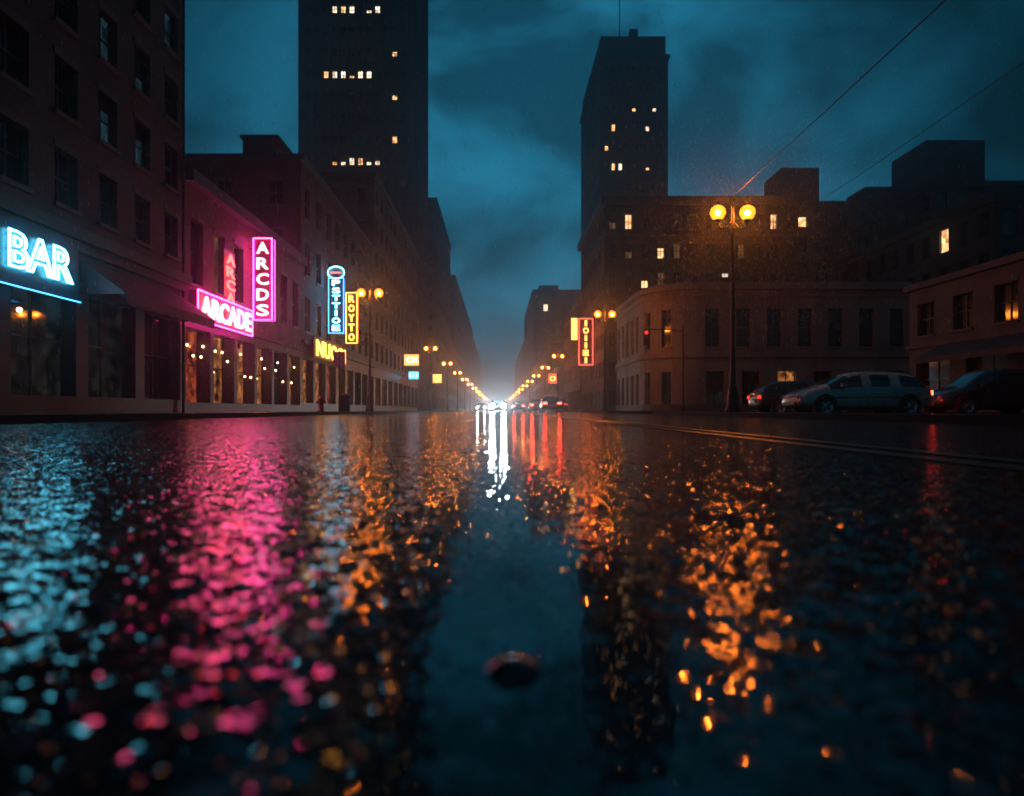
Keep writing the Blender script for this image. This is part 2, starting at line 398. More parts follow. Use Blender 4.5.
mb = MB()
y0, y1 = 44., 70.; H = 16.3
facade(mb, (XL,y0),(XL,y1), 4.6, H-.6, 9, 3, 'brick_brown', ww=.46, wh=.6, prob=.10, litmats=('lit_dim','lit_dim','lit_warm'), lit={(0,1):'lit_dim',(1,2):'lit_dim'})
facade(mb, (XL,y0),(XL,y1), .13, 4.6, 8, 1, 'trim_dark', ww=.82, wh=.66, sill=.12, depth=.5, sills=False, pane='shop_warm', lit={(0,2):'shop_red',(0,5):'glass',(0,7):'shop_cool'})
plain(mb, (XL,y0),(XL,y1), H-.6, H, 'brick_brown'); plain(mb, (XL,y1),(-36,y1), 0, H, 'brick_brown'); 
facade(mb, (-36,y0),(XL,y0), 9.6, H-.4, 7, 2, 'brick_brown', ww=.3, wh=.5, prob=.0); plain(mb, (-36,y0),(XL,y0), 0, 9.6, 'brick_brown'); plain(mb, (-36,y0),(XL,y0), H-.4, H, 'brick_brown')
roofq(mb, [(-36,y0),(XL,y0),(XL,y1),(-36,y1)], H-.3); parapet(mb, -36,y0,XL,y1,H,.35,.25,'trim_dark'); band(mb, (XL,y0),(XL,y1), 4.5, .25, .25, 'trim')
mb.box((-17.2,46,H),(-14.9,49,H+2.2),'brick_brown'); mb.box((-17.35,45.85,H+2.2),(-14.75,49.15,H+2.4),'trim_dark')
mb.tube([(-20,50,H),(-20,50,H+1.6)],.06,'iron')
mb.obj('brick_hotel_building')
# fire escape on it
mb = MB()
for i, zz in enumerate((6.2, 9.9, 13.6)):
    mb.box((XL+.05,58,zz),(XL+1.15,63,zz+.06),'iron')
    for hh in (.5,1.0): mb.tube([(XL+.05,58,zz+hh),(XL+1.15,58,zz+hh),(XL+1.15,63,zz+hh),(XL+.05,63,zz+hh)],.022,'iron',6)
    for q in range(18):
        mb.tube([(XL+1.15,58+q*5/17,zz),(XL+1.15,58+q*5/17,zz+1.0)],.012,'iron',5)
    if i < 2:
        for off in (.25,.85): mb.tube([(XL+off,58.6,zz),(XL+off,62.2,zz+3.7)],.03,'iron',6)
        for q in range(12): mb.box((XL+.25,58.7+q*.3,zz+.25+q*.3),(XL+.85,58.9+q*.3,zz+.28+q*.3),'iron')
mb.obj('fire_escape')

mb = MB(); y0, y1 = 70., 108.; H = 24
facade(mb, (XL,y0),(XL,y1), 4.6, H, 12, 6, 'brick_grey', ww=.5, wh=.6, prob=.07, litmats=('lit_dim','lit_warm'), frame=False)
facade(mb, (XL,y0),(XL,y1), .13, 4.6, 9, 1, 'trim_dark', ww=.82, wh=.66, sill=.12, depth=.5, sills=False, pane='shop_warm', frame=False)
facade(mb, (-34,y0),(XL,y0), 0, H, 8, 7, 'brick_grey', ww=.3, wh=.5); plain(mb, (XL,y1),(-34,y1), 0, H, 'brick_grey')
roofq(mb, [(-34,y0),(XL,y0),(XL,y1),(-34,y1)], H-.3); parapet(mb, -34,y0,XL,y1,H,.5,.3,'trim_dark')
mb.obj('brick_apartment_building')

# left tower
mb = MB()
W_ = 'lit_white'; A_ = 'lit_warm'
litS = {(11,3):A_,(11,4):W_,(11,5):W_,(11,6):A_,(11,7):W_,(11,8):W_, (15,2):A_,(15,3):W_,(15,4):W_,(15,5):A_,(15,6):W_,(15,7):W_,
        (18,3):W_,(18,4):A_,(18,5):W_,(18,7):W_,(18,8):W_,(12,10):A_,(9,9):A_,(7,1):A_,(14,10):A_}
TX0, TX1, TY0, TY1 = -32.2, -13.6, 110., 131.
facade(mb, (TX0,TY0),(TX1,TY0), 0, 87.5, 12, 25, 'concrete_dark', ww=.58, wh=.34, sill=.34, depth=.35, lit=litS, frame=True, sills=False, margin=1.0, prob=.006)
facade(mb, (TX1,TY0),(TX1,TY1), 0, 87.5, 12, 25, 'concrete_dark', ww=.55, wh=.34, sill=.34, depth=.35, frame=False, sills=False, margin=1.0, prob=.01)
for i in range(13):
    x = TX0+1.0+(TX1-TX0-2)/12*i; mb.box((x-.16,TY0-.35,0),(x+.16,TY0-.004,87.5),'concrete_dark')
    y = TY0+1.0+(TY1-TY0-2)/12*i; mb.box((TX1+.004,y-.16,0),(TX1+.3,y+.16,87.5),'concrete_dark')
plain(mb, (TX1,TY1),(TX0,TY1),0,87.5,'concrete_dark'); plain(mb, (TX0,TY1),(TX0,TY0),0,87.5,'concrete_dark')
roofq(mb, [(TX0,TY0),(TX1,TY0),(TX1,TY1),(TX0,TY1)], 87.5); parapet(mb,TX0,TY0,TX1,TY1,87.5,1.2,.4,'concrete_dark')
mb.obj('office_tower')

def simple(name, x0,y0,x1,y1,h,wall,sides,fl=3.6,bay=2.6,prob=.04,extras=(),**kw):
    mb = MB(); shell(mb,x0,y0,x1,y1,h,wall,sides,fl,bay,prob=prob,frame=False,sills=False,**kw); parapet(mb,x0,y0,x1,y1,h,.7,.25,wall)
    for (a,b,c,d,e,f) in extras: mb.box((a,b,c),(d,e,f),wall)
    return mb.obj(name)
simple('apartment_block', -34,140,XL,182,43,'concrete_dark',('S','E'),extras=[(-30,145,43,-22,155,47)])
simple('apartment_block', -40,200,XL,345,39,'concrete_dark',('S','E'),prob=.03)
simple('apartment_block', -40,350,XL,560,36,'concrete_dark',('S','E'),prob=.03)
simple('shop_row_building', -30,182,XL,200,18,'brick_grey',('S','E'))

# ------------------------------------------------------------------ right side buildings
mb = MB()
RX0, RX1, RY0, RY1, RH = 17.9, 29.9, 120., 147., 62.
litR = {(14,1):A_,(14,6):W_,(15,4):A_,(15,7):W_,(12,1):A_,(12,2):W_,(9,6):A_,(13,0):A_,(12,6):A_}
facade(mb, (RX0,RY0),(RX1,RY0), 0, RH, 9, 18, 'concrete_dark', ww=.5, wh=.36, sill=.3, depth=.3, lit=litR, prob=.01, frame=False, sills=False, margin=.6)
facade(mb, (RX0,RY1),(RX0,RY0), 0, RH, 14, 18, 'concrete_dark', ww=.5, wh=.36, sill=.3, depth=.3, prob=.015, frame=False, sills=False, margin=.6)
plain(mb, (RX1,RY0),(RX1,RY1),0,RH,'concrete_dark'); plain(mb,(RX1,RY1),(RX0,RY1),0,RH,'concrete_dark')
mb.box((RX0-.3,RY0-.3,RH),(RX1+.3,RY1+.3,RH+.6),'concrete_dark')
mb.box((RX0+.2,RY0+.2,RH+.6),(RX1-.4,RY1-.4,RH+4.0),'concrete_dark')
mb.box((RX0+3,RY0+2,RH+4.0),(RX0+9,RY1-4,RH+4.9),'concrete_dark')
mb.box((RX0+5.8,RY0+2.5,RH+4.9),(RX0+7.2,RY0+4,RH+6.6),'concrete_dark')
mb.tube([(RX0+4.0,RY0+3,RH+4.8),(RX0+4.0,RY0+3,RH+16)],.09,'iron')
mb.obj('office_tower')

mb = MB()
AX0, AX1, AY0, AY1, AH = 11.7, 33., 75., 96., 22.6
litA = {(4,2):A_,(5,3):A_,(4,7):W_,(5,8):'lit_dim',(3,2):A_,(4,8):A_,(3,6):W_,(2,4):A_,(3,10):'lit_dim',(5,1):'lit_dim',(4,3):'lit_dim'}
facade(mb, (AX0,AY0),(AX1,AY0), 0, AH, 12, 7, 'brick_grey', ww=.42, wh=.5, depth=.3, lit=litA, prob=.03, litmats=('lit_dim','lit_warm'))
facade(mb, (AX0,AY1),(AX0,AY0), 0, AH, 9, 7, 'brick_grey', ww=.45, wh=.5, depth=.3, prob=.06, litmats=('lit_dim','lit_warm'))
plain(mb,(AX1,AY0),(AX1,AY1),0,AH,'brick_grey'); plain(mb,(AX1,AY1),(AX0,AY1),0,AH,'brick_grey'); roofq(mb,[(AX0,AY0),(AX1,AY0),(AX1,AY1),(AX0,AY1)],AH-.2)
parapet(mb,AX0,AY0,AX1,AY1,AH,1.0,.45,'trim_dark'); band(mb,(AX0,AY0),(AX1,AY0),AH-3.3,.25,.2,'trim')
mb.obj('brick_apartment_building')
simple('apartment_block', 36,90,60,115,27,'concrete_dark',('S','W'),prob=.03, extras=[(37.8,91,27,42.8,97,32.5),(49.5,92,27,54.5,97,30.3)])
simple('apartment_block', 56,88,84,115,29,'concrete_dark',('S','W'),prob=.05, litmats=('lit_dim','lit_warm'), extras=[(56.5,90,29,64.2,98,35.8)])
simple('shop_row_building', XR,96,30,119,15,'brick_grey',('S','W'),prob=.08)
simple('shop_row_building', XR,148,30,222,14,'brick_grey',('S','W'),prob=.08)
simple('apartment_block', XR,224,28,300,39,'concrete_dark',('S','W'),prob=.05, extras=[(13.5,226,39,20,240,41.5)])
simple('apartment_block', XR,305,30,470,30,'concrete_dark',('S','W'),prob=.03)

# pale corner building
mb = MB()
CY = 51.7; H = 9.9; R = 3.6; EX = 31.4; EY = 66
pts = [(XR,EY),(XR,CY+R)]
for i in range(1, 7):
    a = math.pi + (math.pi/2)*i/6; pts.append((XR+R+R*math.cos(a), CY+R+R*math.sin(a)))
pts.append((EX,CY))
def corner_run(zlo, zhi, n_side, n_front, **kw):
    for i in range(len(pts)-1):
        a, b = pts[i], pts[i+1]
        if i == 0: facade(mb, a, b, zlo, zhi, n_side, 1, 'stucco', **kw)
        elif i == len(pts)-2: facade(mb, a, b, zlo, zhi, n_front, 1, 'stucco', **kw)
        elif i in (2, 4): facade(mb, a, b, zlo, zhi, 1, 1, 'stucco', **{**kw, 'ww': .8})
        else: plain(mb, a, b, zlo, zhi, 'stucco')
corner_run(4.6, 8.6, 5, 7, ww=.48, wh=.72, sill=.1, depth=.3, trim='stucco')
corner_run(.13, 4.1, 5, 6, ww=.52, wh=.7, sill=.06, depth=.35, sills=False, lit={(0,2):'shop_warm',(0,0):'shop_cool'}, pane='glass')
for i in range(len(pts)-1):
    a, b = pts[i], pts[i+1]
    plain(mb, a, b, 4.1, 4.6, 'stucco'); plain(mb, a, b, 8.6, H, 'stucco')
    band(mb, a, b, 4.2, .3, .2, 'stucco', .03+.001*i); band(mb, a, b, 8.75, .22, .2, 'stucco', .03+.001*i); band(mb, a, b, 9.3, .35, .45, 'stucco', .06+.001*i); band(mb, a, b, .13, .5, .1, 'trim', .02)
plain(mb,(EX,CY),(EX,EY),0,H,'stucco'); plain(mb,(EX,EY),(XR,EY),0,H,'stucco'); roofq(mb, pts+[(EX,EY)], H-.4)
mb.box((18,58,H-.4),(22,62,H+1.6),'trim_dark')
mb.obj('stone_corner_building')

# right low building facing the street
mb = MB(); BX = 22.; y0, y1 = 6., 36.5; H = 6.7
facade(mb, (BX,y1),(BX,y0), 3.7, H-.5, 11, 1, 'trim', ww=.5, wh=.66, sill=.14, depth=.25, trim='trim')
facade(mb, (BX,y1),(BX,y0), .13, 3.4, 8, 1, 'trim', ww=.7, wh=.74, sill=.12, depth=.35, sills=False, lit={(0,0):'glass',(0,1):'shop_cool'})
plain(mb,(BX,y1),(BX,y0),3.4,3.7,'trim'); plain(mb,(BX,y1),(BX,y0),H-.5,H,'trim'); band(mb,(BX,y1),(BX,y0),H-.25,.3,.35,'trim'); band(mb,(BX,y1),(BX,y0),3.4,.2,.25,'trim')
facade(mb, (50,y1),(BX,y1), .13, H, 6, 2, 'trim'); plain(mb,(BX,y0),(50,y0),0,H,'trim'); roofq(mb,[(BX,y0),(50,y0),(50,y1),(BX,y1)],H-.1)
mb.obj('stone_shop_building')
mb = MB()
for i in range(6):
    a = 33.5-i*1.2; b = a-1.2
    mb.quad([(BX-.1,a,3.5),(BX-1.6,a,2.7),(BX-1.6,b,2.7),(BX-.1,b,3.5)],'awning_dark'); mb.quad([(BX-1.6,a,2.7),(BX-1.6,a,2.45),(BX-1.6,b,2.45),(BX-1.6,b,2.7)],'awning_dark')
mb.obj('shop_awning')
simple('apartment_block', 40,55,75,80,17,'concrete_dark',('S','W'),prob=.04,litmats=('lit_dim','lit_warm'))

# ------------------------------------------------------------------ street lamps
def lamp_mesh(h=7.0, sp=.52):
    mb = MB()
    mb.lathe([(.001,0),(.26,0),(.26,.12),(.2,.2),(.2,.55),(.15,.7),(.17,.78),(.11,.9),(.075,2.2),(.06,h-.7),(.085,h-.62),(.085,h-.55),(.05,h-.4),(.045,h+.15),(.09,h+.22),(.03,h+.34),(.05,h+.42),(.001,h+.62)], (0,0,.13), 'iron', 14)
    for s in (-1, 1):
        arc = [(s*.05,0,h-.35),(s*sp*.45,0,h-.56),(s*sp*.85,0,h-.54),(s*sp,0,h-.40),(s*sp,0,h-.28)]
        mb.tube([(p[0],p[1],p[2]+.13) for p in arc], .028, 'iron')
        c = (s*sp,0,h+.13)
        mb.lathe([(.03,-.32),(.10,-.29),(.13,-.24)], c, 'iron', 12)
        mb.lathe([(.11,-.235),(.20,-.17),(.26,-.05),(.27,.02),(.24,.13),(.17,.21),(.08,.26)], c, 'lampglass', 18)
        mb.sphere(c, .09, 'lamp', 12)
        mb.lathe([(.13,.245),(.11,.29),(.05,.33),(.02,.40),(.001,.44)], c, 'iron', 12)
    return mb
base = lamp_mesh().obj('street_lamp', loc=(8.25,24,0))
for (x, y) in [(7.75,49.5),(7.75,88),(7.75,112),(7.75,138),(7.75,166),(7.75,196),(7.75,230),(7.75,270),(7.75,315),(7.75,370),(7.75,440),
               (-7.6,40.5),(-7.6,77),(-7.6,102),(-7.6,128),(-7.6,156),(-7.6,186),(-7.6,220),(-7.6,260),(-7.6,305),(-7.6,360),(-7.6,430)]:
    o = bpy.data.objects.new('street_lamp', base.data); o.location = (x,y,0); COL.objects.link(o)

# ------------------------------------------------------------------ neon signs
MAT_L = Matrix(((0,0,1,0),(1,0,0,0),(0,1,0,0),(0,0,0,1)))   # facing +X
MAT_C = Matrix(((1,0,0,0),(0,0,-1,0),(0,1,0,0),(0,0,0,1)))  # facing -Y
def text(body, parent, M3, origin, w, h, k, tube=.03, fill=False, name='lettering', bold=0.0):
    cu = bpy.data.curves.new(name, 'FONT'); cu.body = body; cu.size = 1; cu.align_x = 'LEFT'
    cu.resolution_u = 3; cu.fill_mode = 'BOTH'; cu.offset = bold
    o = bpy.data.objects.new(name, cu); COL.objects.link(o); bpy.context.view_layer.update()
    dg = bpy.context.evaluated_depsgraph_get(); me = o.evaluated_get(dg).to_mesh()
    xs = [v.co.x for v in me.vertices]; ys = [v.co.y for v in me.vertices]
    mnx, mxx, mny, mxy = min(xs), max(xs), min(ys), max(ys); o.evaluated_get(dg).to_mesh_clear()
    sx = w/(mxx-mnx); sy = h/(mxy-mny)
    if fill: cu.extrude = .02
    else:
        cu.fill_mode = 'NONE'; cu.bevel_depth = tube/((sx+sy)/2); cu.bevel_resolution = 1
    cu.materials.append(M[k]); o.parent = parent
    o.matrix_basis = Matrix.Translation(origin) @ M3 @ Matrix.Diagonal((sx,sy,1 if fill else (sx+sy)/2,1)) @ Matrix.Translation((-(mnx+mxx)/2, -(mny+mxy)/2, 0))
    return o
def neon_rect(mb, M3, origin, w, h, r, k, n=6):
    c = [(-w/2,-h/2),(w/2,-h/2),(w/2,h/2),(-w/2,h/2),(-w/2,-h/2)]
    for i in range(4):
        a = Matrix.Translation(origin) @ M3 @ Vector((c[i][0],c[i][1],0)); b = Matrix.Translation(origin) @ M3 @ Vector((c[i+1][0],c[i+1][1],0))
        mb.tube([a,b], r, k, n)

# BAR
e = empty('neon_bar_sign'); mb = MB()
mb.box((XL+.15,12.2,3.38),(XL+.42,20.0,5.1),'panel_blue'); mb.tube([(XL+.47,12.2,3.35),(XL+.47,20.0,3.35)],.018,'neon_blue')
mb.obj('panel', e)
text('BAR', e, MAT_L, (XL+.50,18.3,4.28), 2.5, .9, 'neon_cyan', .036, bold=.012)
# ARCADE horizontal
e = empty('neon_arcade_sign'); mb = MB()
mb.box((XL+.1,28.0,3.9),(XL+.35,34.2,5.15),'panel_red'); neon_rect(mb, MAT_L, (XL+.40,31.1,4.525), 6.2, 1.25, .03, 'neon_magenta'); mb.obj('panel', e)
text('ARCADE', e, MAT_L, (XL+.42,31.1,4.525), 5.6, .86, 'neon_pink', .048)
def vsign(name, letters, xc, y, z0, z1, w, klet, kout, bracket_to, filled=True, top=None, tube=.03, panel='sign_panel', lw=.62):
    e = empty(name); mb = MB()
    mb.box((xc-w/2,y,z0),(xc+w/2,y+.3,z1),panel)
    neon_rect(mb, MAT_C, (xc,y-.04,(z0+z1)/2), w-.06, z1-z0-.06, .03, kout)
    neon_rect(mb, MAT_C, (xc,y+.34,(z0+z1)/2), w-.06, z1-z0-.06, .03, kout)
    for z in (z0+.5, z1-.5): mb.tube([(xc,y+.15,z),(bracket_to,y+.15,z)], .035, 'iron')
    if top: top(mb, xc, y, z1)
    mb.obj('panel', e)
    n = len(letters); hh = (z1-z0-.25)/n
    for i, ch in enumerate(letters):
        text(ch, e, MAT_C, (xc,y-.05,z1-.125-hh*(i+.5)), w*(lw if ch != 'I' else .14), hh*.74, klet, tube, fill=filled, name='letter', bold=.02)
    return e
vsign('neon_arcade_blade_sign', 'ARCDS', -11.95, 34.7, 4.75, 8.95, 1.0, 'neon_white', 'neon_magenta', XL, panel='panel_red')
e = empty('neon_window_sign')
for i, ch in enumerate('ARCA'):
    text(ch, e, MAT_L, (XL+.16,32.05,7.25-i*.6), 1.0, .48, 'neon_red', .045, name='letter', fill=True, bold=.02)
mb = MB(); mb.box((XL+.01,31.4,5.2),(XL+.1,32.7,7.65),'sign_panel'); mb.obj('panel', e)
def topcap(mb, xc, y, z):
    mb.lathe([(.001,-.12),(.62,-.1),(.66,0),(.62,.1),(.001,.12)], (xc,y+.1,z+.35), 'sign_panel', 18, 'Y')
    ring = [(xc+.6*math.cos(a*math.pi/10), y-.06, z+.35+.45*math.sin(a*math.pi/10)) for a in range(21)]
    mb.tube(ring, .035, 'neon_cyan'); mb.tube([(xc-.35,y-.06,z+.35),(xc+.35,y-.06,z+.35)], .05, 'neon_red')
vsign('neon_blue_blade_sign', 'PSTTIOE', -11.85, 50, 5.8, 9.9, 1.15, 'neon_cyan', 'neon_blue', XL, top=topcap, panel='panel_blue', lw=.5)
vsign('neon_orange_blade_sign', 'ROYTO', -11.45, 53.4, 5.4, 9.4, .9, 'neon_yellow', 'neon_orange', XL, panel='panel_orange', lw=.5)
e = empty('neon_shop_sign'); mb = MB(); mb.box((XL+.26,45.6,3.7),(XL+.45,55.0,5.15),'panel_orange'); mb.obj('panel', e)
text('NUOOI', e, MAT_L, (XL+.5,50.3,4.42), 8.6, 1.1, 'neon_yellow', .08, fill=True, bold=.02)
def box_sign(name, xc, y, z0, z1, w, k, word, kl):
    e = empty(name); mb = MB(); mb.box((xc-w/2,y,z0),(xc+w/2,y+.25,z1),'iron'); mb.box((xc-w/2+.08,y-.02,z0+.08),(xc+w/2-.08,y-.002,z1-.08),k)
    mb.tube([(xc,y+.12,(z0+z1)/2),(XL if xc < 0 else XR,y+.12,(z0+z1)/2)],.04,'iron'); mb.obj('panel', e)
    text(word, e, MAT_C, (xc,y-.04,(z0+z1)/2), w*.7 if word != 'I' else w*.15, (z1-z0)*.45, kl, .03, fill=True)
M['box_orange'] = mat_emit('box_sign_orange', (1,.33,.08), 3.0); M['box_blue'] = mat_emit('box_sign_blue', (.12,.5,.9), 2.2); M['box_yellow'] = mat_emit('box_sign_yellow', (1,.5,.12), 2.5); M['box_red']=mat_emit('box_sign_red',(1,.06,.03),3.)
box_sign('illuminated_shop_sign', -11.4, 90, 6.0, 7.6, 2.1, 'box_orange', 'OI', 'neon_white')
box_sign('illuminated_shop_sign', -11.2, 90.6, 4.2, 5.4, 1.5, 'box_blue', 'III', 'neon_cyan')
vsign('neon_red_blade_sign', 'IOIIEI', 10.55, 82, 5.6, 11.2, 1.7, 'neon_orange', 'neon_red', XR, panel='panel_red', lw=.4)
box_sign('illuminated_shop_sign', 9.9, 88.5, 9.2, 12.2, 1.0, 'box_yellow', 'I', 'neon_orange')
box_sign('illuminated_shop_sign', 10.4, 130, 5.2, 7.2, 1.6, 'box_red', 'O', 'neon_orange')
box_sign('illuminated_shop_sign', -11.4, 128, 5.2, 7.0, 1.8, 'box_yellow', 'I', 'neon_orange')

# ------------------------------------------------------------------ cars
def car(name, x, y, rot, paint, head=None, tail='tail_dim', hgt=1.0, hr=.09, beams=0):
    mb = MB()
    st = [(-2.2,.40,.78,.82,.72,.60),(-2.12,.30,.90,.96,.83,.70),(-2.0,.25,.95,1.02,.87,.72),(-1.72,.22,.96,1.40,.88,.60),(-1.0,.20,.955,1.46,.89,.60),(-.92,.20,.95,1.465,.89,.60),
          (0,.20,.94,1.475,.89,.60),(.08,.20,.935,1.47,.89,.60),(.55,.20,.93,1.40,.89,.60),(1.22,.20,.92,.99,.88,.72),(1.75,.22,.84,.90,.87,.70),(2.1,.28,.70,.76,.80,.62),(2.22,.38,.58,.62,.72,.52)]
    rings = []
    for (sx, zb, zm, zt, wb, wt) in st:
        zt *= hgt if zt > 1.1 else 1
        half = [(0,zb),(wb*.86,zb),(wb,zb+.12),(wb,(zb+zm)/2),(wb*.985,zm),(wt+.03,zt-.03),(wt*.8,zt+.01),(0,zt+.03)]
        full = [(w_, z_) for (w_, z_) in half] + [(-w_, z_) for (w_, z_) in half[-2:0:-1]]
        rings.append([(sx, w_, z_) for (w_, z_) in full])
    n = len(rings[0]); b = len(mb.v)
    for r in rings: mb.v += r
    for i in range(len(rings)-1):
        for j in range(n):
            j2 = (j+1) % n; k = paint
            if j in (4, n-5) and 2 <= i <= 8 and i not in (4, 6): k = 'glass'
            if j in (5,6,7,8) and (i == 8 or i == 2): k = 'glass'
            if j in (0, n-1): k = 'trim_dark'
            mb.f.append((b+i*n+j, b+i*n+j2, b+(i+1)*n+j2, b+(i+1)*n+j)[::-1]); mb.m.append(mb.mi(k)); mb.sm.append(True)
    for r_i, rev in ((0, False), (len(rings)-1, True)):
        f = tuple(b+r_i*n+j for j in range(n)); mb.f.append(f if not rev else f[::-1]); mb.m.append(mb.mi(paint)); mb.sm.append(True)
    e = empty(name); body = mb.obj('body', e)
    s = body.modifiers.new('sub', 'SUBSURF'); s.levels = 2; s.render_levels = 2
    mb = MB()
    for wx in (-1.36, 1.38):
        for s_ in (-1, 1):
            cy = s_*.80
            mb.lathe([(.385,-.1),(.385,.105)] if s_ > 0 else [(.385,.1),(.385,-.105)], (wx,cy,.34), 'trim_dark', 24, 'Y')
            mb.lathe([(.001,s_*.106),(.385,s_*.106)], (wx,cy,.34), 'trim_dark', 24, 'Y')  # dark disc in place of the shaded wheel-arch opening, none is cut
            mb.lathe([(.22,s_*.10),(.30,s_*.135),(.33,s_*.12),(.335,-s_*.1)], (wx,cy,.335), 'rubber', 24, 'Y')
            mb.lathe([(.001,s_*.125),(.05,s_*.125),(.07,s_*.112),(.2,s_*.112),(.225,s_*.128)], (wx,cy,.335), 'alloy', 20, 'Y')
            for q in range(5):
                a = q*2*math.pi/5; ca, sa = math.cos(a), math.sin(a); pa = a+.35
                mb.quad([(wx+.07*ca,cy+s_*.118,.335+.07*sa),(wx+.2*ca,cy+s_*.118,.335+.2*sa),(wx+.2*math.cos(pa),cy+s_*.118,.335+.2*math.sin(pa)),(wx+.07*math.cos(pa),cy+s_*.118,.335+.07*math.sin(pa))],'rubber')
    for s_ in (-1, 1):
        mb.box((.75,s_*.93-.08,.95),(.9,s_*.93+.08,1.08),paint)
        mb.box((-2.19,s_*.62-.16,.70),(-2.10,s_*.62+.16,.84),tail)
        mb.sphere((2.13,s_*.60,.62),hr,head or 'lens',12)
        mb.box((-1.6,s_*.885-.003,.60),(1.1,s_*.885+.006,.63),'trim_dark')
    mb.box((-2.235,-.28,.52),(-2.19,.28,.62),'white_paint'); mb.box((2.16,-.5,.36),(2.24,.5,.46),'trim_dark')
    mb.obj('wheels_and_lights', e)
    if beams:
        for s_ in (-1, 1):
            ld = bpy.data.lights.new('headlight_beam', 'SPOT'); ld.energy = beams; ld.spot_size = math.radians(16); ld.spot_blend = 1
            ld.shadow_soft_size = .22; ld.color = (.8,.92,1)
            lo = bpy.data.objects.new('headlight_beam', ld); COL.objects.link(lo); lo.parent = e
            lo.location = (2.5, s_*.60, .64); lo.rotation_euler = (0, math.radians(-90), 0)
    e.location = (x,y,0); e.rotation_euler = (0,0,rot); return e
car('parked_car', 12.1, 23.2, math.pi, 'paint_silver', tail='tail')
car('parked_car', 13.6, 30.5, 0, 'paint_dark', tail='tail_dim')
car('parked_car', 17.6, 24.5, math.pi, 'paint_dark', tail='tail', hgt=1.12)
car('oncoming_car', 0.0, 74, -math.pi/2, 'paint_dark', head='headlight', hr=.24, beams=900)
car('oncoming_car', .15, 98, -math.pi/2, 'paint_dark', head='headlight', hr=.2)  # this car and the next added to strengthen the far headlight glare
car('oncoming_car', -2.9, 118, -math.pi/2, 'paint_dark', head='headlight_soft', hr=.14)
for (x, y) in [(4.6,60),(4.4,78),(3.9,120),(4.6,150),(2.8,95)]:
    car('departing_car', x, y, math.pi/2, random.choice(['paint_dark','paint_red']), tail='tail')
for (x, y) in [(6.1,70),(6.1,100)]:
    car('parked_car', x, y, math.pi/2, 'paint_dark', tail='tail_dim')

# ------------------------------------------------------------------ poles, cables, small street furniture
def cable(name, a, b, sag, r=.012):
    mb = MB(); a = Vector(a); b = Vector(b)
    mb.tube([a.lerp(b, t/24) - Z*(sag*4*(t/24)*(1-t/24)) for t in range(25)], r, 'iron', 6); mb.obj(name)
cable('overhead_cable', (8.25,24,7.72), (7.3,-6,7.2), .1, .014)
cable('overhead_cable', (25.2,52,16.6), (8.2,-8,4.2+2.2), .25, .016)
mb = MB(); mb.lathe([(.001,0),(.13,0),(.13,.3),(.07,.4),(.055,5.8),(.001,5.85)], (0,0,.13), 'iron', 12)
mb.tube([(0,0,5.6),(-.9,0,5.75),(-2.6,0,5.8)],.04,'iron')
for zz, k in ((.33,'tail_dim'),(0,'trim_dark'),(-.33,'trim_dark')):
    mb.lathe([(.001,0),(.11,0),(.13,-.12)], (-2.6,-.19,5.2+zz), k, 14, 'Y')
mb.box((-2.78,-.18,4.65),(-2.42,.06,5.75),'iron')
mb.obj('traffic_signal', loc=(12.8,47.2,0))
mb = MB(); mb.lathe([(.001,0),(.05,0),(.04,3),(.001,3.05)],(0,0,.13),'iron',10); mb.box((-.3,-.03,2.3),(.3,-.01,3.1),'white_paint'); mb.obj('parking_sign', loc=(-7.9,34,0))
mb = MB()
mb.lathe([(.001,0),(.17,0),(.17,.06),(.12,.09),(.12,.5),(.15,.53),(.12,.58),(.08,.68),(.001,.72)],(0,0,.13),'paint_red',14); mb.lathe([(.06,-.2),(.06,.2)],(0,0,.55),'paint_red',10,'X'); mb.obj('fire_hydrant', loc=(-7.9,30.5,0))
mb = MB()
mb.lathe([(.001,0),(.25,0),(.28,.1),(.28,.8),(.3,.85),(.24,.95),(.001,1.0)],(0,0,.13),'iron',16); mb.obj('litter_bin', loc=(-8.4,37.5,0))

# pebble and droplets in front of the lens
mb = MB()
mb.lathe([(max(.0001,.021*math.sin(a*math.pi/20)), .012*math.cos(a*math.pi/20)-.001) for a in range(11)],(.012,.52,0),'drop',28)
mb.obj('wet_pebble')
mb = MB(); random.seed(3)
for i in range(1100):
    y = .26 + random.random()**1.5*3.4; x = random.uniform(-.85,.85)*y; r = random.uniform(.0010,.0028)
    mb.lathe([(r*.001,r*.75),(r*.5,r*.66),(r*.85,r*.38),(r,-.0005)],(x,y,.001),'drop',8)
mb.obj('road_droplets')
# falling rain
mb = MB()
for i in range(11000):
    if i < 7000: y = random.uniform(9, 40); x = random.uniform(-13, 15); z = random.uniform(.5, 12)
    else: y = random.uniform(20, 27); x = random.uniform(5, 12); z = random.uniform(3, 9)
    r = random.uniform(.003,.0045); l = random.uniform(.04,.09)
    b = len(mb.v); dx = l*.12
    mb.v += [(x-dx,y,z+l),(x-r,y,z),(x,y-r,z),(x+r,y,z),(x,y+r,z),(x+dx*.3,y,z-l*.35)]
    for (p, q) in ((1,2),(2,3),(3,4),(4,1)):
        mb.f += [(b,b+p,b+q),(b+5,b+q,b+p)]; mb.m += [mb.mi('raindrop')]*2; mb.sm += [True]*2
mb.obj('rain')

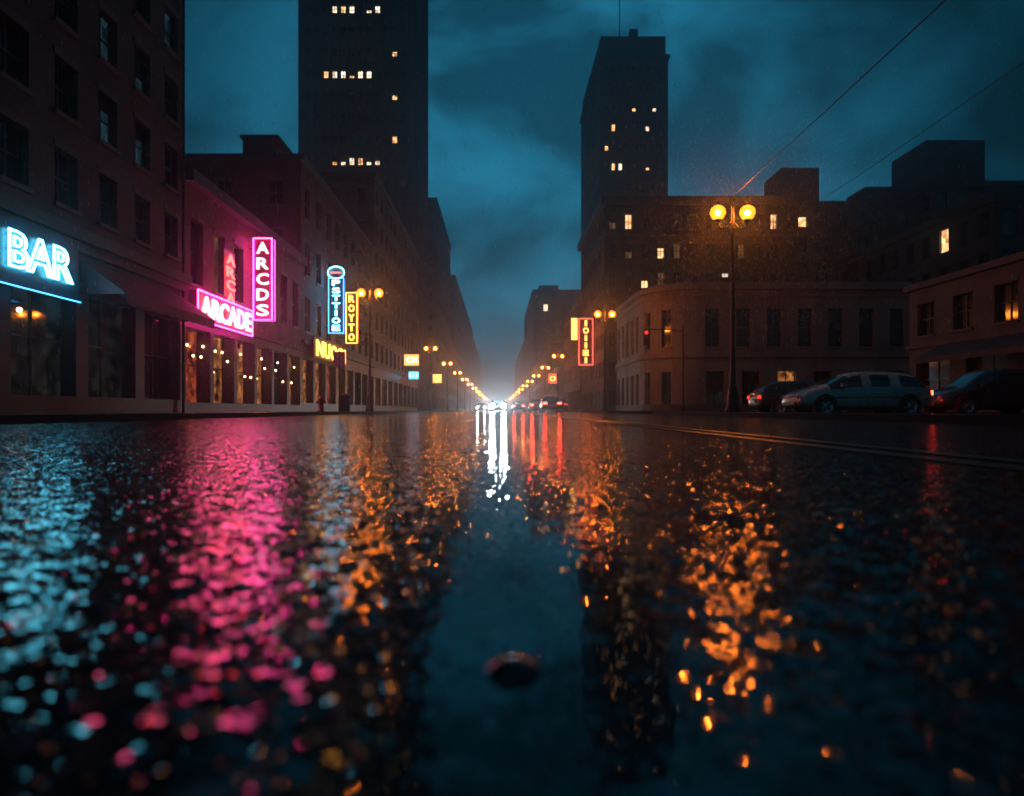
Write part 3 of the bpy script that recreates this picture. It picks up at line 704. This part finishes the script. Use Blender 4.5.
# ------------------------------------------------------------------ mist
m, nt, out = nodes('street_mist'); vs = nt.nodes.new('ShaderNodeVolumeScatter')
vs.inputs['Density'].default_value = .0026; vs.inputs['Anisotropy'].default_value = .91; vs.inputs['Color'].default_value = (.72,.9,1,1)
nt.links.new(vs.outputs[0], out.inputs['Volume']); M['mist'] = m
mb = MB(); mb.box((-120,-12,-1),(120,640,40),'mist'); mb.obj('mist')

# ------------------------------------------------------------------ sky
w = bpy.data.worlds.new('World'); scene.world = w; w.use_nodes = True
nt = w.node_tree; nt.nodes.clear(); N = nt.nodes; L = nt.links
out = N.new('ShaderNodeOutputWorld'); bg = N.new('ShaderNodeBackground'); L.new(bg.outputs[0], out.inputs[0])
sky = N.new('ShaderNodeTexSky'); sky.sky_type = 'NISHITA'; sky.sun_disc = False
sky.sun_elevation = math.radians(4); sky.sun_rotation = math.radians(200)
tc = N.new('ShaderNodeTexCoord')
mp = N.new('ShaderNodeMapping'); mp.inputs['Scale'].default_value = (1,1,1.5); mp.inputs['Location'].default_value = (.3,.1,.25); L.new(tc.outputs['Generated'], mp.inputs[0])
n1 = N.new('ShaderNodeTexNoise'); n1.inputs['Scale'].default_value = 4.6; n1.inputs['Detail'].default_value = 8; n1.inputs['Roughness'].default_value = .5; n1.inputs['Distortion'].default_value = .25
L.new(mp.outputs[0], n1.inputs['Vector'])
r = N.new('ShaderNodeValToRGB'); r.color_ramp.elements[0].position = .40; r.color_ramp.elements[0].color = (.36,.36,.36,1)
r.color_ramp.elements[1].position = .60; r.color_ramp.elements[1].color = (1.15,1.15,1.15,1); L.new(n1.outputs[0], r.inputs[0])
dp = N.new('ShaderNodeVectorMath'); dp.operation = 'DOT_PRODUCT'; d = Vector((.06,1,.32)).normalized(); dp.inputs[1].default_value = d
nrm = N.new('ShaderNodeVectorMath'); nrm.operation = 'NORMALIZE'; L.new(tc.outputs['Generated'], nrm.inputs[0]); L.new(nrm.outputs[0], dp.inputs[0])
mr = N.new('ShaderNodeMapRange'); mr.interpolation_type = 'SMOOTHSTEP'; mr.inputs[1].default_value = .86; mr.inputs[2].default_value = 1.0; mr.inputs[3].default_value = .36; mr.inputs[4].default_value = 1.6
L.new(dp.outputs['Value'], mr.inputs[0])
mul = N.new('ShaderNodeVectorMath'); mul.operation = 'SCALE'; L.new(r.outputs[0], mul.inputs[0]); L.new(mr.outputs[0], mul.inputs['Scale'])
tint = N.new('ShaderNodeVectorMath'); tint.operation = 'MULTIPLY'; tint.inputs[1].default_value = (.008,.108,.19); L.new(mul.outputs[0], tint.inputs[0])
st = N.new('ShaderNodeVectorMath'); st.operation = 'MULTIPLY'; st.inputs[1].default_value = (.0002,.0012,.0018); L.new(sky.outputs[0], st.inputs[0])
ad = N.new('ShaderNodeVectorMath'); ad.operation = 'ADD'; L.new(tint.outputs[0], ad.inputs[0]); L.new(st.outputs[0], ad.inputs[1])
L.new(ad.outputs[0], bg.inputs[0]); bg.inputs[1].default_value = 1.0
sl = bpy.data.lights.new('moon', 'SUN'); sl.energy = .012; sl.angle = math.radians(10); sl.color = (.55,.8,1)
so = bpy.data.objects.new('moon', sl); COL.objects.link(so); so.rotation_euler = (math.radians(50),0,math.radians(-20))

# ------------------------------------------------------------------ camera
cam = bpy.data.cameras.new('camera'); co = bpy.data.objects.new('camera', cam); COL.objects.link(co)
co.location = (0,0,HC); co.rotation_euler = (math.radians(90),0,0)
cam.lens = 24; cam.sensor_width = 36; cam.shift_x = 14/1024; cam.shift_y = 12/1024
cam.clip_start = .02; cam.clip_end = 3000
cam.dof.use_dof = True; cam.dof.focus_distance = 9; cam.dof.aperture_fstop = 2.2; cam.dof.aperture_blades = 0
scene.camera = co
